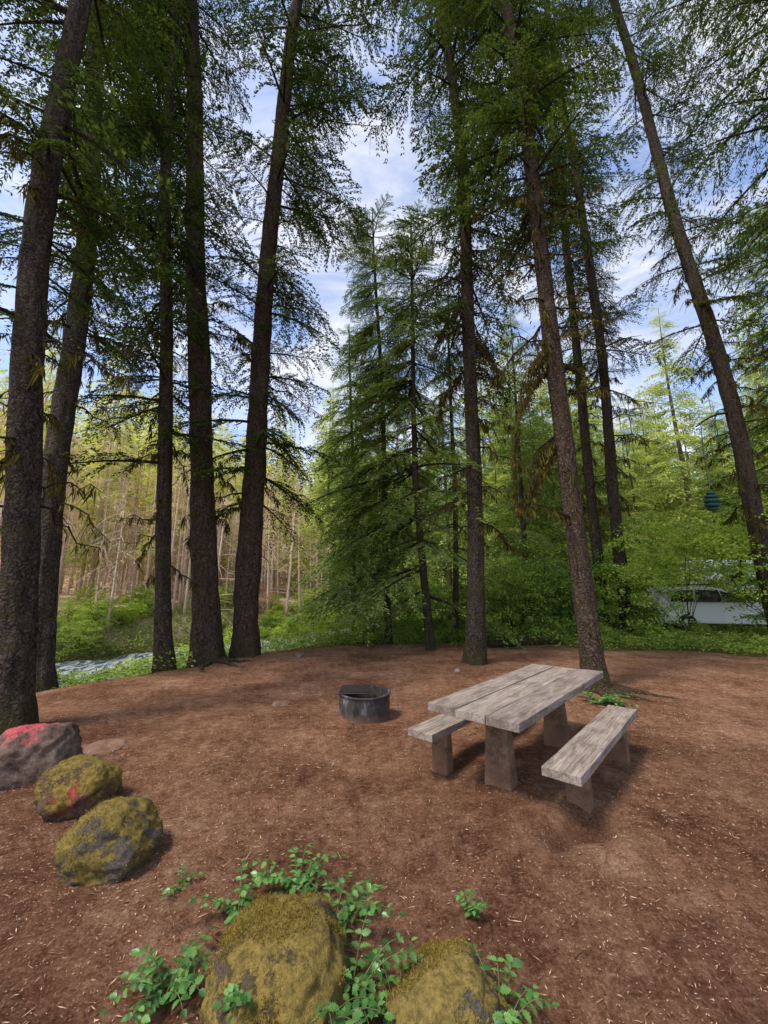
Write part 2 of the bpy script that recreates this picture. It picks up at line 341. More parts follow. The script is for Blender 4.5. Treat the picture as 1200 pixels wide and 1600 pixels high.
# ---------- big trees
def make_tree(name, label, pix, r0, barkm, needle, crown, H=30., Ht=44., T=T_near, dead=(0, 0, 0), flare=.5, seed=0, roots=0, long_dead=(), cone=False):
    b = G(*pix[0]); Yb = b[1]
    pts = np.array([AT(px, py, Yb) for px, py in pix])
    base = np.array([pts[0][0], Yb, hz(pts[0][0], Yb)-.08])
    zz = pts[:, 2]-base[2]; xx = pts[:, 0]-base[0]
    co = np.polyfit(zz, xx, 2 if len(pix) > 3 else 1, w=[3]+[1]*(len(pix)-1)); zm = min(zz.max(), H)
    dco = np.polyder(co)
    def path(z):
        z = np.asarray(z, float)
        x = np.where(z < zm, np.polyval(co, np.minimum(z, zm)), np.polyval(co, zm)+np.polyval(dco, zm)*(z-zm)) - np.polyval(co, 0)
        return np.stack([x+.04*np.sin(z*.55+seed), .05*np.sin(z*.4+seed*2)*np.minimum(z, 2), z], -1)
    def rad(z): return r0*np.clip(1-z/Ht, .02, 1)**.65*(1+flare*np.exp(-z/.38)+.12*np.exp(-z/1.6))
    root = thing(name, base, label, 'tree')
    tb = MB(); z = np.concatenate([np.linspace(0, 2, 30), np.linspace(2.1, H, 120)])
    tube(tb, path(z), rad(z), 36, False, .16, seed+3)
    tb.build('trunk', barkm, root, True)
    fo = MB(); li = MB()
    z0, z1, n, L0, L1, bias = crown
    for k in range(n):
        u = (k+rng.random())/n
        if cone: u = u**.74
        zc = z0+(z1-z0)*u
        az = rng.uniform(0, 2*math.pi)
        if bias is not None and rng.random() < .45: az = bias+rng.normal()*.6
        L = (L0+(L1-L0)*u)*rng.uniform(.45, 1.25)
        pt = R(rng.uniform(-25, 8)); t = T[rng.integers(len(T))]
        zs = rng.uniform(.7, 1.8); roll = rng.normal()*.25
        if cone:
            zc = z0+round((zc-z0)/.75)*.75+rng.normal()*.07; zs = rng.uniform(.5, 1.4); roll *= .6; pt = R(rng.uniform(-26, -8))
            if u > .8: pt += R(28)
        else: zc = z0+round((zc-z0)/.75)*.75+rng.normal()*.1
        o = path(min(zc, z1))
        fo.quads(place(t, o, az, pt, L, roll, zs))
        tube(li, limb_pts(o, az, pt, L*.93, .2*zs, 5), np.linspace(.014*L+.006, .004, 5), 4, False)
    fo.build('crown', needle, root)
    li.build('limbs', M['twig'], root, True)
    dz0, dz1, dn = dead
    specs = [(rng.uniform(dz0, dz1), rng.uniform(0, 6.28), rng.uniform(.4, 1.9), R(rng.uniform(-25, 15)), rng.uniform(.1, .6)) for k in range(dn)]+list(long_dead)
    for (zc, az, L, pt, dr) in specs:
        heavy = dr >= .9
        o = path(zc); db = MB(); ms = MB()
        p = limb_pts(o, az, pt, L, dr, 8); p[2:] += rng.normal(size=(6, 3))*.045*max(1, L/1.5)
        tube(db, p, np.linspace(.013+.008*L, .005, 8), 6, False)
        for q in range(rng.integers(2, 5)):
            e = p[rng.integers(2, 7)]; tube(db, limb_pts(e, az+rng.normal()*.9, R(rng.uniform(-60, 10)), min(L, 2)*.35, .4, 4), np.linspace(.009, .003, 4), 4, False)
        do = db.build('dead_branch', M['twig'], root, True)
        m_ = int(70*L*rng.uniform(.2, 1.8))*(1 if not heavy else 6)+(150 if heavy else 0); tt = rng.random(m_)**.8*.85+.12
        q = np.stack([np.interp(tt*7, np.arange(8), p[:, c]) for c in range(3)], 1)+rng.normal(size=(m_, 3))*(.015 if not heavy else .035)
        if heavy: q[:, 2] -= rng.random(m_)**2*.45*vn(tt*6, 0*tt, seed+2)
        dd = rng.normal(size=(m_, 3))*.3; dd[:, 2] = -1
        ms.quads(blades(q, dd, rng.uniform(.04, .2, m_)*(.6+1.4*vn(tt*9, 0*tt, seed)), rng.uniform(.008, .022, m_), rng.normal(size=(m_, 3))))
        ms.build('hanging_moss', M['moss_hang'], do)
    for k in range(roots):
        az = rng.uniform(0, 6.28) if k > 2 else (-.2-.45*k)
        L = rng.uniform(.5, 1.2); u = np.linspace(0, 1, 9); w = np.cumsum(rng.normal(size=9)*.05)
        a = az+w; p = np.stack([np.cos(a)*(r0+L*u), np.sin(a)*(r0+L*u), u*0], 1)
        for c in range(9): p[c, 2] = hz(base[0]+p[c, 0], base[1]+p[c, 1])-base[2]+.04*(1-u[c])-.005
        rb = MB(); tube(rb, p, np.linspace(.07, .014, 9), 8, True, .3, k); rb.build('root', barkm, root, True)
    return root, path
def curl_limb(tree, pix, Yd, r, mossy=260):
    root = tree[0]; kb = np.array(root.location); P = np.array([AT(px, py, Yd) for px, py in pix])-kb
    t = np.arange(len(P)); tt = np.linspace(0, len(P)-1, len(P)*4)
    Q = np.stack([np.interp(tt, t, P[:, c]) for c in range(3)], 1)
    for _ in range(3): Q[1:-1] = (Q[:-2]+2*Q[1:-1]+Q[2:])/4
    Q[:, 1] += .12*np.sin(tt*1.1)
    db = MB(); tube(db, Q, np.linspace(r, r*.35, len(Q)), 8, True, .5, 2); do = db.build('mossy_limb', M['moss_limb'], root, True)
    f = rng.random(mossy)*(len(Q)-1); q = np.stack([np.interp(f, np.arange(len(Q)), Q[:, c]) for c in range(3)], 1)+rng.normal(size=(mossy, 3))*r*.7
    dd = rng.normal(size=(mossy, 3))*.45; dd[:, 2] -= .9; ms = MB()
    ms.quads(blades(q, dd, rng.uniform(.03, .13, mossy), rng.uniform(.008, .02, mossy), rng.normal(size=(mossy, 3)))); ms.build('hanging_moss', M['moss_hang'], do)
trees = {}
nd = M['needle']
trees['A'] = make_tree('fir_tree', 'dark rough trunk at the far left edge rising beside the red painted boulder', [(8,1145),(28,900),(42,650),(72,400),(98,180),(118,0)], .185, M['bark'], nd, (5.5, 26, 80, 2.0, 2.4, None), dead=(2.5, 9, 28), seed=1)
trees['B'] = make_tree('fir_tree', 'lichen speckled trunk second from the left, leaning right', [(58,1066),(82,800),(105,620),(126,420),(146,200),(160,0)], .22, M['bark_pale'], nd, (7.0, 28, 86, 2.3, 2.5, None), dead=(2.5, 10, 32), seed=2)
trees['C'] = make_tree('fir_tree', 'slender straight trunk between the second and the thick fourth trunk', [(257,1044),(254,800),(258,560),(264,300),(275,0)], .17, M['bark'], nd, (4.8, 28, 108, 2.2, 2.4, 3.1), dead=(2, 8, 24), seed=3)
trees['D'] = make_tree('fir_tree', 'thick clear trunk with a flared mossy foot, left of centre', [(326,1033),(321,800),(309,500),(304,200),(300,0)], .31, M['bark_red'], nd, (10, 28, 72, 2.2, 2.6, 2.8), dead=(3, 10, 14), seed=4, flare=.45, roots=5)
trees['E'] = make_tree('fir_tree', 'thick trunk leaning right with long leafy limbs, just right of the flared one', [(385,1025),(383,880),(392,720),(412,500),(443,200),(464,0)], .30, M['bark_red'], nd, (4.2, 28, 118, 2.2, 3.0, .2), dead=(3, 9, 16), seed=5, flare=.35,
   long_dead=[(19, .1, 3.6, R(12), .5), (17, -.2, 3.4, R(5), .4), (15, .2, 3.0, R(-5), .3), (21, -.1, 3.8, R(15), .5)])
trees['G'] = make_tree('fir_tree', 'straight trunk behind the fire ring, standing nearest the middle', [(742,1037),(747,800),(736,520),(714,250),(694,0)], .195, M['bark'], nd, (8, 27, 116, 2.0, 3.3, None), dead=(3, 12, 58), seed=6, flare=.35,
   long_dead=[(7.5, 2.9, 1.2, R(-10), 1.0), (8.6, .3, 1.1, R(-10), .95), (9.6, 2.7, 1.3, R(-10), 1.1)])
trees['H'] = make_tree('fir_tree', 'reddish trunk rising from right behind the picnic table', [(928,1078),(912,880),(873,600),(828,300),(793,0)], .172, M['bark_red'], nd, (9.2, 24, 94, 1.8, 2.7, None), dead=(3, 12, 50), seed=7, flare=.4, roots=7,
   long_dead=[(4.6, 3.0, 1.0, R(-10), 1.2), (6.4, 3.4, 1.0, R(-10), 1.0)])
curl_limb(trees['H'], [(872,585),(852,578),(838,598),(822,625),(806,660),(800,705),(806,750),(812,800)], 7.2, .06, 900)
curl_limb(trees['H'], [(872,570),(892,568),(912,576),(915,600),(900,618),(886,612)], 7.3, .06, 400)
trees['I'] = make_tree('fir_tree', 'thin dark trunk seen between the table trunk and its right neighbour', [(942,992),(932,800),(896,500),(868,250),(846,60)], .2, M['bark'], nd, (10.5, 30, 82, 2.0, 2.6, None), dead=(5, 14, 32), seed=8)
trees['J'] = make_tree('fir_tree', 'slender leaning trunk at the edge of the clearing, right of the table trunk', [(980,996),(965,800),(943,600),(904,300),(862,60)], .21, M['bark'], nd, (10.5, 30, 78, 2.0, 2.4, None), dead=(4, 14, 32), seed=9)
trees['K'] = make_tree('fir_tree', 'strongly leaning bare trunk crossing the right edge of the view', [(1232,1012),(1196,830),(1140,640),(1072,400),(1015,190),(958,0)], .24, M['bark'], nd, (10, 29, 60, 1.9, 2.6, None), dead=(3, 15, 70), seed=10)
def mid(label, pix, r0, z0, n, L0, L1, H, mat='needle_hem', seed=0, bias=None, T=T_hem):
    return make_tree('hemlock_tree', label, pix, r0, M['bark'], M[mat], (z0, H, n, L0, L1, bias), H=H+.3, Ht=H+1.5, seed=seed, flare=.2, T=T, cone=True)
mid('young hemlock with wide drooping layered boughs behind the fire ring', [(672,1014),(655,800),(645,560),(643,400)], .12, 1.7, 158, 3.3, .9, 14.5, seed=21, bias=2.9)
mid('slim hemlock just left of the wide drooping one', [(608,1004),(603,800),(590,500),(584,350)], .11, 1.8, 162, 3.2, .9, 16.5, seed=22, bias=3.0)
mid('thin shaded hemlock behind the drooping pair, left of centre', [(556,992),(552,800),(548,600),(546,450)], .10, 2.2, 95, 2.7, .7, 13.0, seed=23, T=T_mid)
mid('thin hemlock directly left of the middle trunk', [(713,1000),(709,800),(704,560),(700,450)], .10, 3.2, 84, 2.2, .7, 13.5, seed=24, T=T_mid)
mid('leafy fir crowding the right edge of the view', [(1275,1000),(1245,700),(1225,400),(1205,250)], .2, 3.0, 140, 3.3, 1.2, 17.5, 'needle_mid', seed=25, bias=3.0)
def free_tree(label, x, y, r0, crown, H, barkm, needle, T=T_fine, seed=0, name='fir_tree'):
    root = thing(name, (x, y, hz(x, y)-.08), label, 'tree')
    z = np.linspace(0, H, 60); tb = MB(); P = np.stack([.05*np.sin(z*.4+seed), .05*np.cos(z*.5), z], 1)
    tube(tb, P, r0*np.clip(1-z/(H*1.3), .03, 1)**.7*(1+.4*np.exp(-z/.4)), 24, False, .16, seed); tb.build('trunk', barkm, root, True)
    fo = MB(); li = MB(); z0, z1, n, L0, L1, bias = crown
    for k in range(n):
        u = (k+rng.random())/n; az = rng.uniform(0, 6.28)
        if bias is not None and rng.random() < .5: az = bias+rng.normal()*.6
        L = (L0+(L1-L0)*u)*rng.uniform(.6, 1.15); pt = R(rng.uniform(-22, 5)); o = np.array([0, 0, z0+(z1-z0)*u]); zs = rng.uniform(.9, 2)
        fo.quads(place(T[rng.integers(len(T))], o, az, pt, L, rng.normal()*.25, zs))
        tube(li, limb_pts(o, az, pt, L*.93, .2*zs, 5), np.linspace(.014*L+.006, .004, 5), 4, False)
    fo.build('crown', needle, root); li.build('limbs', M['twig'], root, True); return root
free_tree('tree beyond the right edge whose dark boughs hang into the top right corner', 7.6, 5.2, .25, (7.0, 17, 46, 2.9, 2.6, 3.1), 19, M['bark'], M['needle'], seed=31)
# ---------- background trees
def bg_proto(label, group, h, z0f, n, L0, L1, r0, barkm, leafm, T=T_bg, name='conifer_tree'):
    root = thing(name, (0, 0, 0), label, 'tree', group)
    tb = MB(); z = np.linspace(0, h, 16); tube(tb, np.stack([.1*np.sin(z*.3), z*0, z], 1), r0*np.clip(1-z/h*.95, .02, 1), 8, False, .1, 3); tb.build('trunk', barkm, root, True)
    fo = MB()
    for k in range(n):
        u = ((k+rng.random())/n)**.85; L = (L0*(1-u**1.3)+L1)*rng.uniform(.5, 1.2)
        zc = h*(z0f+(1-z0f)*u*.99); zc = round(zc/.8)*.8+rng.normal()*.12
        fo.quads(place(T[rng.integers(len(T))], np.array([0, 0, min(zc, h)]), rng.uniform(0, 6.28), R(rng.uniform(-22, 5)+u*22), L, rng.normal()*.2, rng.uniform(.7, 1.6)))
    fo.build('crown', leafm, root)
    return root
g1 = 'sunlit firs in the forest behind the clearing'; l1 = 'tall sunlit fir standing among others in the forest behind the clearing'
g2 = 'yellowish firs on the slope across the river'; l2 = 'yellow green conifer on the sunlit slope across the river'
g3 = 'bare burnt trunks across the river'; l3 = 'bare pinkish burnt trunk standing on the slope across the river'
g4 = 'mid green firs close behind the bushes'; l4 = 'mid green fir standing close behind the bushes'
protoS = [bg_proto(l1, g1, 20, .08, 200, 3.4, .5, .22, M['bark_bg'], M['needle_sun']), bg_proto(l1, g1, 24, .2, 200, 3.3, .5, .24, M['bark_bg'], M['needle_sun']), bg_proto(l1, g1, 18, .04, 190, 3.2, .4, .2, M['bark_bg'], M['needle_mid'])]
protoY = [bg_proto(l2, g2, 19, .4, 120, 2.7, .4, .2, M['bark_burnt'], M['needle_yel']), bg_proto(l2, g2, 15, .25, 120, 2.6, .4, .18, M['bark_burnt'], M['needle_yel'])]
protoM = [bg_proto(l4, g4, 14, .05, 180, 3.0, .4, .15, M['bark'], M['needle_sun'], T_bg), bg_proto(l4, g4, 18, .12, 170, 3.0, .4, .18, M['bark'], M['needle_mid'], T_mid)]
protoB = []
def bare(tb, x, y, z0, h, r, nl, n=7):
    z = np.linspace(0, h, 8); ph = rng.uniform(0, 6.28); ln = rng.normal()*.03
    tube(tb, np.stack([x+.12*np.sin(z*.3+ph)+ln*z, y+z*.02, z0+z], 1), r*np.clip(1-z/h*.85, .05, 1), n, False, .1, 3)
for h in (9, 12, 7, 10):
    root = thing('bare_trunk', (0, 0, 0), l3, 'tree', g3); tb = MB(); bare(tb, 0, 0, 0, h, .05+h*.004, 0); tb.build('trunk', M['bark_burnt'], root, True)
    tb = MB(); fo = MB()
    for k in range(40):
        o = np.array([0, 0, rng.uniform(.08, .97)*h]); az = rng.uniform(0, 6.28); pt = R(rng.uniform(-40, 20)); L = rng.uniform(.4, 1.6)
        tube(tb, limb_pts(o, az, pt, L, .2, 4), np.linspace(.018, .005, 4), 4, False)
        if k % 3 == 0: fo.quads(place(T_bg[0].reshape(-1, 4, 3)[::3].reshape(-1, 3), o, az, pt, L*.9, 0, 1.2))
    tb.build('dead_limbs', M['bark_burnt'], root); fo.build('dead_needles', M['dead_needle'], root); protoB.append(root)
used = set()
def put(pl, x, y, sc=1):
    k = random.randrange(len(pl)); p = pl[k]; loc = (x, y, hz(x, y)-.15); rz = random.uniform(0, 6.28)
    if id(p) not in used: used.add(id(p)); p.location = loc; p.rotation_euler = (0, 0, rz); p.scale = (sc,)*3; return p
    return copy_thing(p, loc, rz, sc)
def scatter(pl, n, cond, x0, x1, y0, y1, mind, scr=(.8, 1.2)):
    c = 0; tries = 0; loc = []
    while c < n and tries < 30000:
        tries += 1; x = random.uniform(x0, x1); y = random.uniform(y0, y1)
        if abs(x) > y*1.05+3 or not cond(x, y, float(river_s(x, y))): continue
        if any((x-a)**2+(y-b)**2 < mind**2 for a, b in loc): continue
        loc.append((x, y)); put(pl, x, y, random.uniform(*scr)); c += 1
scatter(protoM, 16, lambda x, y, s: s > 9.5 and x > 3 and not (9 < x < 20 and y < 22.5), -3, 28, 18, 28, 2.6, (.65, 1.0))
scatter(protoS, 74, lambda x, y, s: s > 5 and x > -6, -6, 58, 25, 58, 2.8, (.8, 1.15))
scatter(protoS, 22, lambda x, y, s: -16 < s < -4, -6, 14, 32, 56, 2.4, (.8, 1.15))
scatter(protoY, 66, lambda x, y, s: s < -12, -62, 24, 24, 62, 2.6, (.8, 1.25))
scatter(protoY, 18, lambda x, y, s: -13 < s < -6, -34, 4, 18, 46, 2.4, (.4, .8))
def rs(a, s): q = p0+dv*a+nv*s; return float(q[0]), float(q[1])
loc = []; c = 0
while c < 285:
    a = random.uniform(-14, 28); s = -3.2-random.random()**1.15*17; x, y = rs(a, s)
    if abs(x) > y*1.05+3 or y < 12 or any((x-u_)**2+(y-v_)**2 < .3 for u_, v_ in loc): continue
    loc.append((x, y)); put(protoB, x, y, random.uniform(.6, 1.15)); c += 1
tb = MB(); c = 0
while c < 700:
    a = random.uniform(-22, 60); s = -10-random.random()*26; x, y = rs(a, s)
    if abs(x) > y*1.1+3 or y < 14: continue
    h = 3+random.random()**1.9*9; z = hz(x, y)-.1; bare(tb, x, y, z, h, random.uniform(.03, .08), 0, 5); c += 1
    for q in range(7): tube(tb, limb_pts(np.array([x, y, z+h*random.uniform(.2, .95)]), random.uniform(0, 6.28), R(random.uniform(-30, 20)), random.uniform(.4, 1.3), .2, 3), (.02, .012, .006), 3, False)
tag(tb.build('burnt_thicket', M['bark_burnt']), 'thicket of thin tan burnt stems massed far up the slope across the river', 'dead trees', kind='stuff')
mb = MB()
for k in range(170):
    a = R(-60+120*k/170+random.uniform(-.5, .5)); d = random.uniform(62, 90); x, y = d*math.sin(a), d*math.cos(a); h = random.uniform(16, 25); z = hz(x, y)
    for q in range(60):
        u = (q+rng.random())/60
        mb.quads(place(T_far[q % 2], np.array([x, y, z+h*u]), rng.uniform(0, 6.28), R(-20), 4.0*(1-u)+.6, 0, 1.4))
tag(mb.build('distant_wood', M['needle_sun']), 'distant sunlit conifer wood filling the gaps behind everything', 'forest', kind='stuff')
# ---------- bushes
def bush(w, h, nleaf, mat, name='maple_bush', ls=.05, zmin=.1, stems=4):
    root = thing(name, (0, 0, 0), 'x', 'bush')
    st = MB(); lv = MB()
    per = 50; ns = nleaf//per
    for k in range(ns):
        az = rng.uniform(0, 6.28); rr = w*math.sqrt(rng.random())*.95; top = h*(1-(.5 if zmin < .4 else .3)*(rr/w)**2)*(.75+.5*vn(az*2, rr*2, 3)); zt = top*rng.uniform(zmin, 1)
        if k % 3 == 0: zt = top
        tip = np.array([math.cos(az)*rr, math.sin(az)*rr, float(zt)])
        if k % stems == 1:
            u = np.linspace(0, 1, 8)[:, None]
            p = tip*np.concatenate([u**2, u**2, u], 1)+rng.normal(size=(8, 3))*.03
            tube(st, p, np.linspace(.010*h/2, .003, 8), 4, False)
        n = per; rad = rng.uniform(.15, .42)*max(.6, w/1.6)
        a2 = rng.uniform(0, 6.28, n); r2 = rad*np.sqrt(rng.random(n))
        q = tip+np.stack([np.cos(a2)*r2, np.sin(a2)*r2, rng.normal(size=n)*.05-r2*.4], 1)
        dd = np.stack([np.cos(a2), np.sin(a2), rng.uniform(-.8, .2, n)], 1)+rng.normal(size=(n, 3))*.4
        lv.quads(blades(q, dd, ls*rng.uniform(1, 1.9, n), ls*rng.uniform(.4, .75, n)))
    st.build('stems', M['twig'], root); lv.build('foliage', mat, root); return root
first = set()
def putb(pb, px, Yd, sc, label):
    x = (px-600)/F*Yd/1.02; loc = (x, Yd, hz(x, Yd)-.05)
    if id(pb) not in first:
        first.add(id(pb)); pb.location = loc; pb.scale = (sc,)*3; pb['label'] = label; return pb
    return copy_thing(pb, loc, random.uniform(0, 6.28), sc, label)
b_l = bush(1.6, 2.6, 6800, M['maple'], ls=.054); b_d = bush(1.5, 2.3, 6200, M['maple_dark'], ls=.052); b_s = bush(.9, .95, 3600, M['maple'], 'low_shrub', ls=.034, stems=9); b_dk = bush(.9, .95, 3000, M['maple_dark'], 'low_shrub', ls=.034, stems=9)
b_t = bush(2.0, 3.9, 8500, M['maple'], 'vine_maple', ls=.055, zmin=.60, stems=24)
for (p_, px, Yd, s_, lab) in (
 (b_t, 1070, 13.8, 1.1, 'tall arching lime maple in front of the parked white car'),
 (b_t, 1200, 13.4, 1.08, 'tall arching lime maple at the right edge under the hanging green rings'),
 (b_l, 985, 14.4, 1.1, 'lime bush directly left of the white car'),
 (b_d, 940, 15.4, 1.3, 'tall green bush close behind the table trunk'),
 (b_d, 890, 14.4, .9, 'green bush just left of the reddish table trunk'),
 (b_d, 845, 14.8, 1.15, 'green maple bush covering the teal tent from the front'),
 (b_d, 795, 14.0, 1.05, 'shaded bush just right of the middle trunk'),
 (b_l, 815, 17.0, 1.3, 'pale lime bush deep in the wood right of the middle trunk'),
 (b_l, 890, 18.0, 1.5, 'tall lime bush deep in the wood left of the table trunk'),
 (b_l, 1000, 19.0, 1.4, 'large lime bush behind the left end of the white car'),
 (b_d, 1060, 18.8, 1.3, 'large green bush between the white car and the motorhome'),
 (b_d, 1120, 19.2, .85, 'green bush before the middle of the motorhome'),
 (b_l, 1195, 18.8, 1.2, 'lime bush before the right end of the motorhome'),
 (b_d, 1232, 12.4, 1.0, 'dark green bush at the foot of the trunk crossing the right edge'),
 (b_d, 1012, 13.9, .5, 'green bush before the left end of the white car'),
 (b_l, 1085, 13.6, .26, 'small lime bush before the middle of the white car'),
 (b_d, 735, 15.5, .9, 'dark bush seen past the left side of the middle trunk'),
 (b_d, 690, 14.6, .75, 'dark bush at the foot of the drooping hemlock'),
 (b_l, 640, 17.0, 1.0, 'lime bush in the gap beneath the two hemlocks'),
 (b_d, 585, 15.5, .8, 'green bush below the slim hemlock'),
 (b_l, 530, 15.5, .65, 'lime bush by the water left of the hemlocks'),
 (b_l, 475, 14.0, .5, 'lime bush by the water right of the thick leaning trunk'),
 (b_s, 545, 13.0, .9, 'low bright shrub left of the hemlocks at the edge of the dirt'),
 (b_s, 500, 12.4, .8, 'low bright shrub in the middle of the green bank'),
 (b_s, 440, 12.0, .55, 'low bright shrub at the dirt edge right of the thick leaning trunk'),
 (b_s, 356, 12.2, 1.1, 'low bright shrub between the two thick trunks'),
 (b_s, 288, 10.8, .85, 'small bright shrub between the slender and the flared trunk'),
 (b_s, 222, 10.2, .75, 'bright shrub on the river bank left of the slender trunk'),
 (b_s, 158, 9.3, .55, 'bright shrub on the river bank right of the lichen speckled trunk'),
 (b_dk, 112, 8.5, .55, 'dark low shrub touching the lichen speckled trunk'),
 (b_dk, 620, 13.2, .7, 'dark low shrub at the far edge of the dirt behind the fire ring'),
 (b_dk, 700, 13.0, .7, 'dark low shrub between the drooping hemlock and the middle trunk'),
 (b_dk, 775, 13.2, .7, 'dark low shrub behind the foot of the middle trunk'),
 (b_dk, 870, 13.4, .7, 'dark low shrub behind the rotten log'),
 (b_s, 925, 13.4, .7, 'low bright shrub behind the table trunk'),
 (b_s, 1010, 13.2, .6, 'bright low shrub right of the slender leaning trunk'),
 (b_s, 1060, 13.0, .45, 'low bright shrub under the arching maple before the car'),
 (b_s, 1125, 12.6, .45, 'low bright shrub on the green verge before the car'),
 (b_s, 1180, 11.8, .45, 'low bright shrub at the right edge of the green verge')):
    putb(p_, px, Yd, s_, lab)
bo = bush(1.3, 1.6, 2400, M['dry_shrub'], 'withered_shrub'); tag(bo, 'orange brown withered shrub across the river right of the leaning trunk'); bx, by = rs(12, -4.2); bo.location = (bx, by, hz(bx, by))
for k in range(80):
    a = -11+(30*(k+random.random())/80); x, y = rs(a, random.uniform(-6.5, -1.6))
    c = copy_thing((b_l, b_s, b_l)[k % 3], (x, y, hz(x, y)-.05), k*1.3, random.uniform(.25, .6)*(1 if k % 3 != 1 else 1.8), 'sunlit shrub growing on the far bank of the river'); c['group'] = 'sunlit shrubs on the far river bank'
# ground cover stuff
mb = MB()
xs_ = rng.uniform(-26, 22, 150000); ys_ = rng.uniform(6, 30, 150000)
cmk = camp(xs_, ys_); ss = river_s(xs_, ys_)
ok = (cmk < .35) & ((ss > 5.2) | ((ss < -2.2) & (ss > -5))) & (np.abs(xs_) < ys_*1.1+2) & (rng.random(150000) < np.clip(1.3-ys_/30, .15, 1)) & (vn(xs_*.9, ys_*.9, 4) > .15)
xs_, ys_ = xs_[ok], ys_[ok]; zs_ = hf(xs_, ys_)
for rep in range(4):
    nn = len(xs_); h = rng.uniform(.02, .34, nn)*(.4+vn(xs_*.7, ys_*.7, 8))
    p = np.stack([xs_+rng.normal(size=nn)*.08, ys_+rng.normal(size=nn)*.08, zs_+h], 1)
    d = rng.normal(size=(nn, 3)); d[:, 2] = rng.uniform(-.3, .5, nn)
    mb.quads(blades(p, d, rng.uniform(.04, .11, nn)*(1+.6*(ys_ > 15)), rng.uniform(.012, .028, nn)*(1+.6*(ys_ > 15))))
tag(mb.build('undergrowth', M['cover']), 'low green leafy cover around the dirt clearing', 'undergrowth', kind='stuff')
# litter
mb = MB(); n = 110000
r_ = rng.random(n)**.8*11; px_ = rng.uniform(-1.05, 1.05, n)*(r_+2); py_ = .9+r_
k_ = (camp(px_, py_) > .4) & (fbm(px_*.9, py_*.9, 31)+.4*rng.random(n) > .52); px_, py_, r_ = px_[k_], py_[k_], r_[k_]; n = len(px_); pz_ = hf(px_, py_)+.007
a_ = rng.uniform(0, 6.28, n); d = np.stack([np.cos(a_), np.sin(a_), rng.normal(size=n)*.12], 1); sd = np.stack([-np.sin(a_), np.cos(a_), rng.normal(size=n)*.3], 1)
L_ = np.where(rng.random(n) < .06, rng.gamma(2.5, .012, n)+.01, rng.gamma(2, .0052, n)+.005)
mb.quads(blades(np.stack([px_, py_, pz_], 1), d, L_*(1+r_*.05), rng.uniform(.0009, .0034, n)*(.7+r_*.12), sd))
tag(mb.build('wood_chips', M['dry']), 'scattered bark chips and needles over the reddish dirt', 'litter', kind='stuff')
mb = MB()
for k in range(160):
    r = rng.uniform(.8, 9); x = rng.uniform(-1, 1)*(r+1); y = 1.2+r
    if camp(x, y) < .5: continue
    a = rng.uniform(0, 6.28); L = rng.uniform(.04, .14); u = np.linspace(-.5, .5, 5); p = np.stack([x+np.cos(a)*L*u, y+np.sin(a)*L*u+rng.normal(size=5)*.004, u*0], 1); p[:, 2] = hf(p[:, 0], p[:, 1])+.004
    tube(mb, p, rng.uniform(.001, .0024), 4, False)
tag(mb.build('fallen_twigs', M['twig']), 'thin dry twigs strewn on the dirt', 'twigs', kind='stuff')
# ---------- wood / concrete / metal
def wood_mat():
    m, nt, out = newmat('weathered_wood'); tc0 = N(nt, 'ShaderNodeTexCoord').outputs['Object']; geo = N(nt, 'ShaderNodeNewGeometry')
    isl = geo.outputs['Random Per Island']; cx = N(nt, 'ShaderNodeCombineXYZ'); nt.links.new(math_n(nt, 'MULTIPLY', isl, 9), cx.inputs[0]); nt.links.new(math_n(nt, 'MULTIPLY', isl, 5), cx.inputs[2])
    ad = N(nt, 'ShaderNodeVectorMath', operation='ADD'); nt.links.new(tc0, ad.inputs[0]); nt.links.new(cx.outputs[0], ad.inputs[1]); tc = ad.outputs[0]
    g1_ = noise_n(nt, mapping(nt, tc, (.7, 26, 26)), 4.5, 8, .72, .2); st = noise_n(nt, mapping(nt, tc, (1.3, 4.2, 3)), 2.6, 8, .75, .3)
    col = ramp(nt, g1_, [(.32, (.14, .108, .085)), (.48, (.27, .222, .185)), (.66, (.42, .36, .31))])
    dk = ramp(nt, st, [(.42, (1.05, 1.05, 1.05)), (.54, (.76, .73, .71)), (.66, (.42, .39, .37))]); col = mix(nt, 1, col, dk, 'MULTIPLY')
    bl = noise_n(nt, mapping(nt, tc, (2.4, 9, 3)), 3.4, 6, .8); col = mix(nt, ramp(nt, bl, [(.62, (0, 0, 0)), (.70, (.65, .65, .65))]), col, (.05, .042, .038))
    ck = noise_n(nt, mapping(nt, tc, (.5, 30, 6)), 2.2, 4, .5); crk = ramp(nt, ck, [(.488, (0, 0, 0)), (.5, (1, 1, 1)), (.512, (0, 0, 0))])
    col = mix(nt, math_n(nt, 'MULTIPLY', crk, .6), col, (.03, .025, .022))
    tint = ramp(nt, isl, [(0, (.86, .84, .83)), (1, (1.14, 1.12, 1.08))]); col = mix(nt, 1, col, tint, 'MULTIPLY')
    h = math_n(nt, 'SUBTRACT', math_n(nt, 'ADD', g1_, math_n(nt, 'MULTIPLY', st, .4)), math_n(nt, 'MULTIPLY', crk, .5))
    princ(nt, out, col, .75, h, .7, .010, .35); return m
M['wood'] = wood_mat()
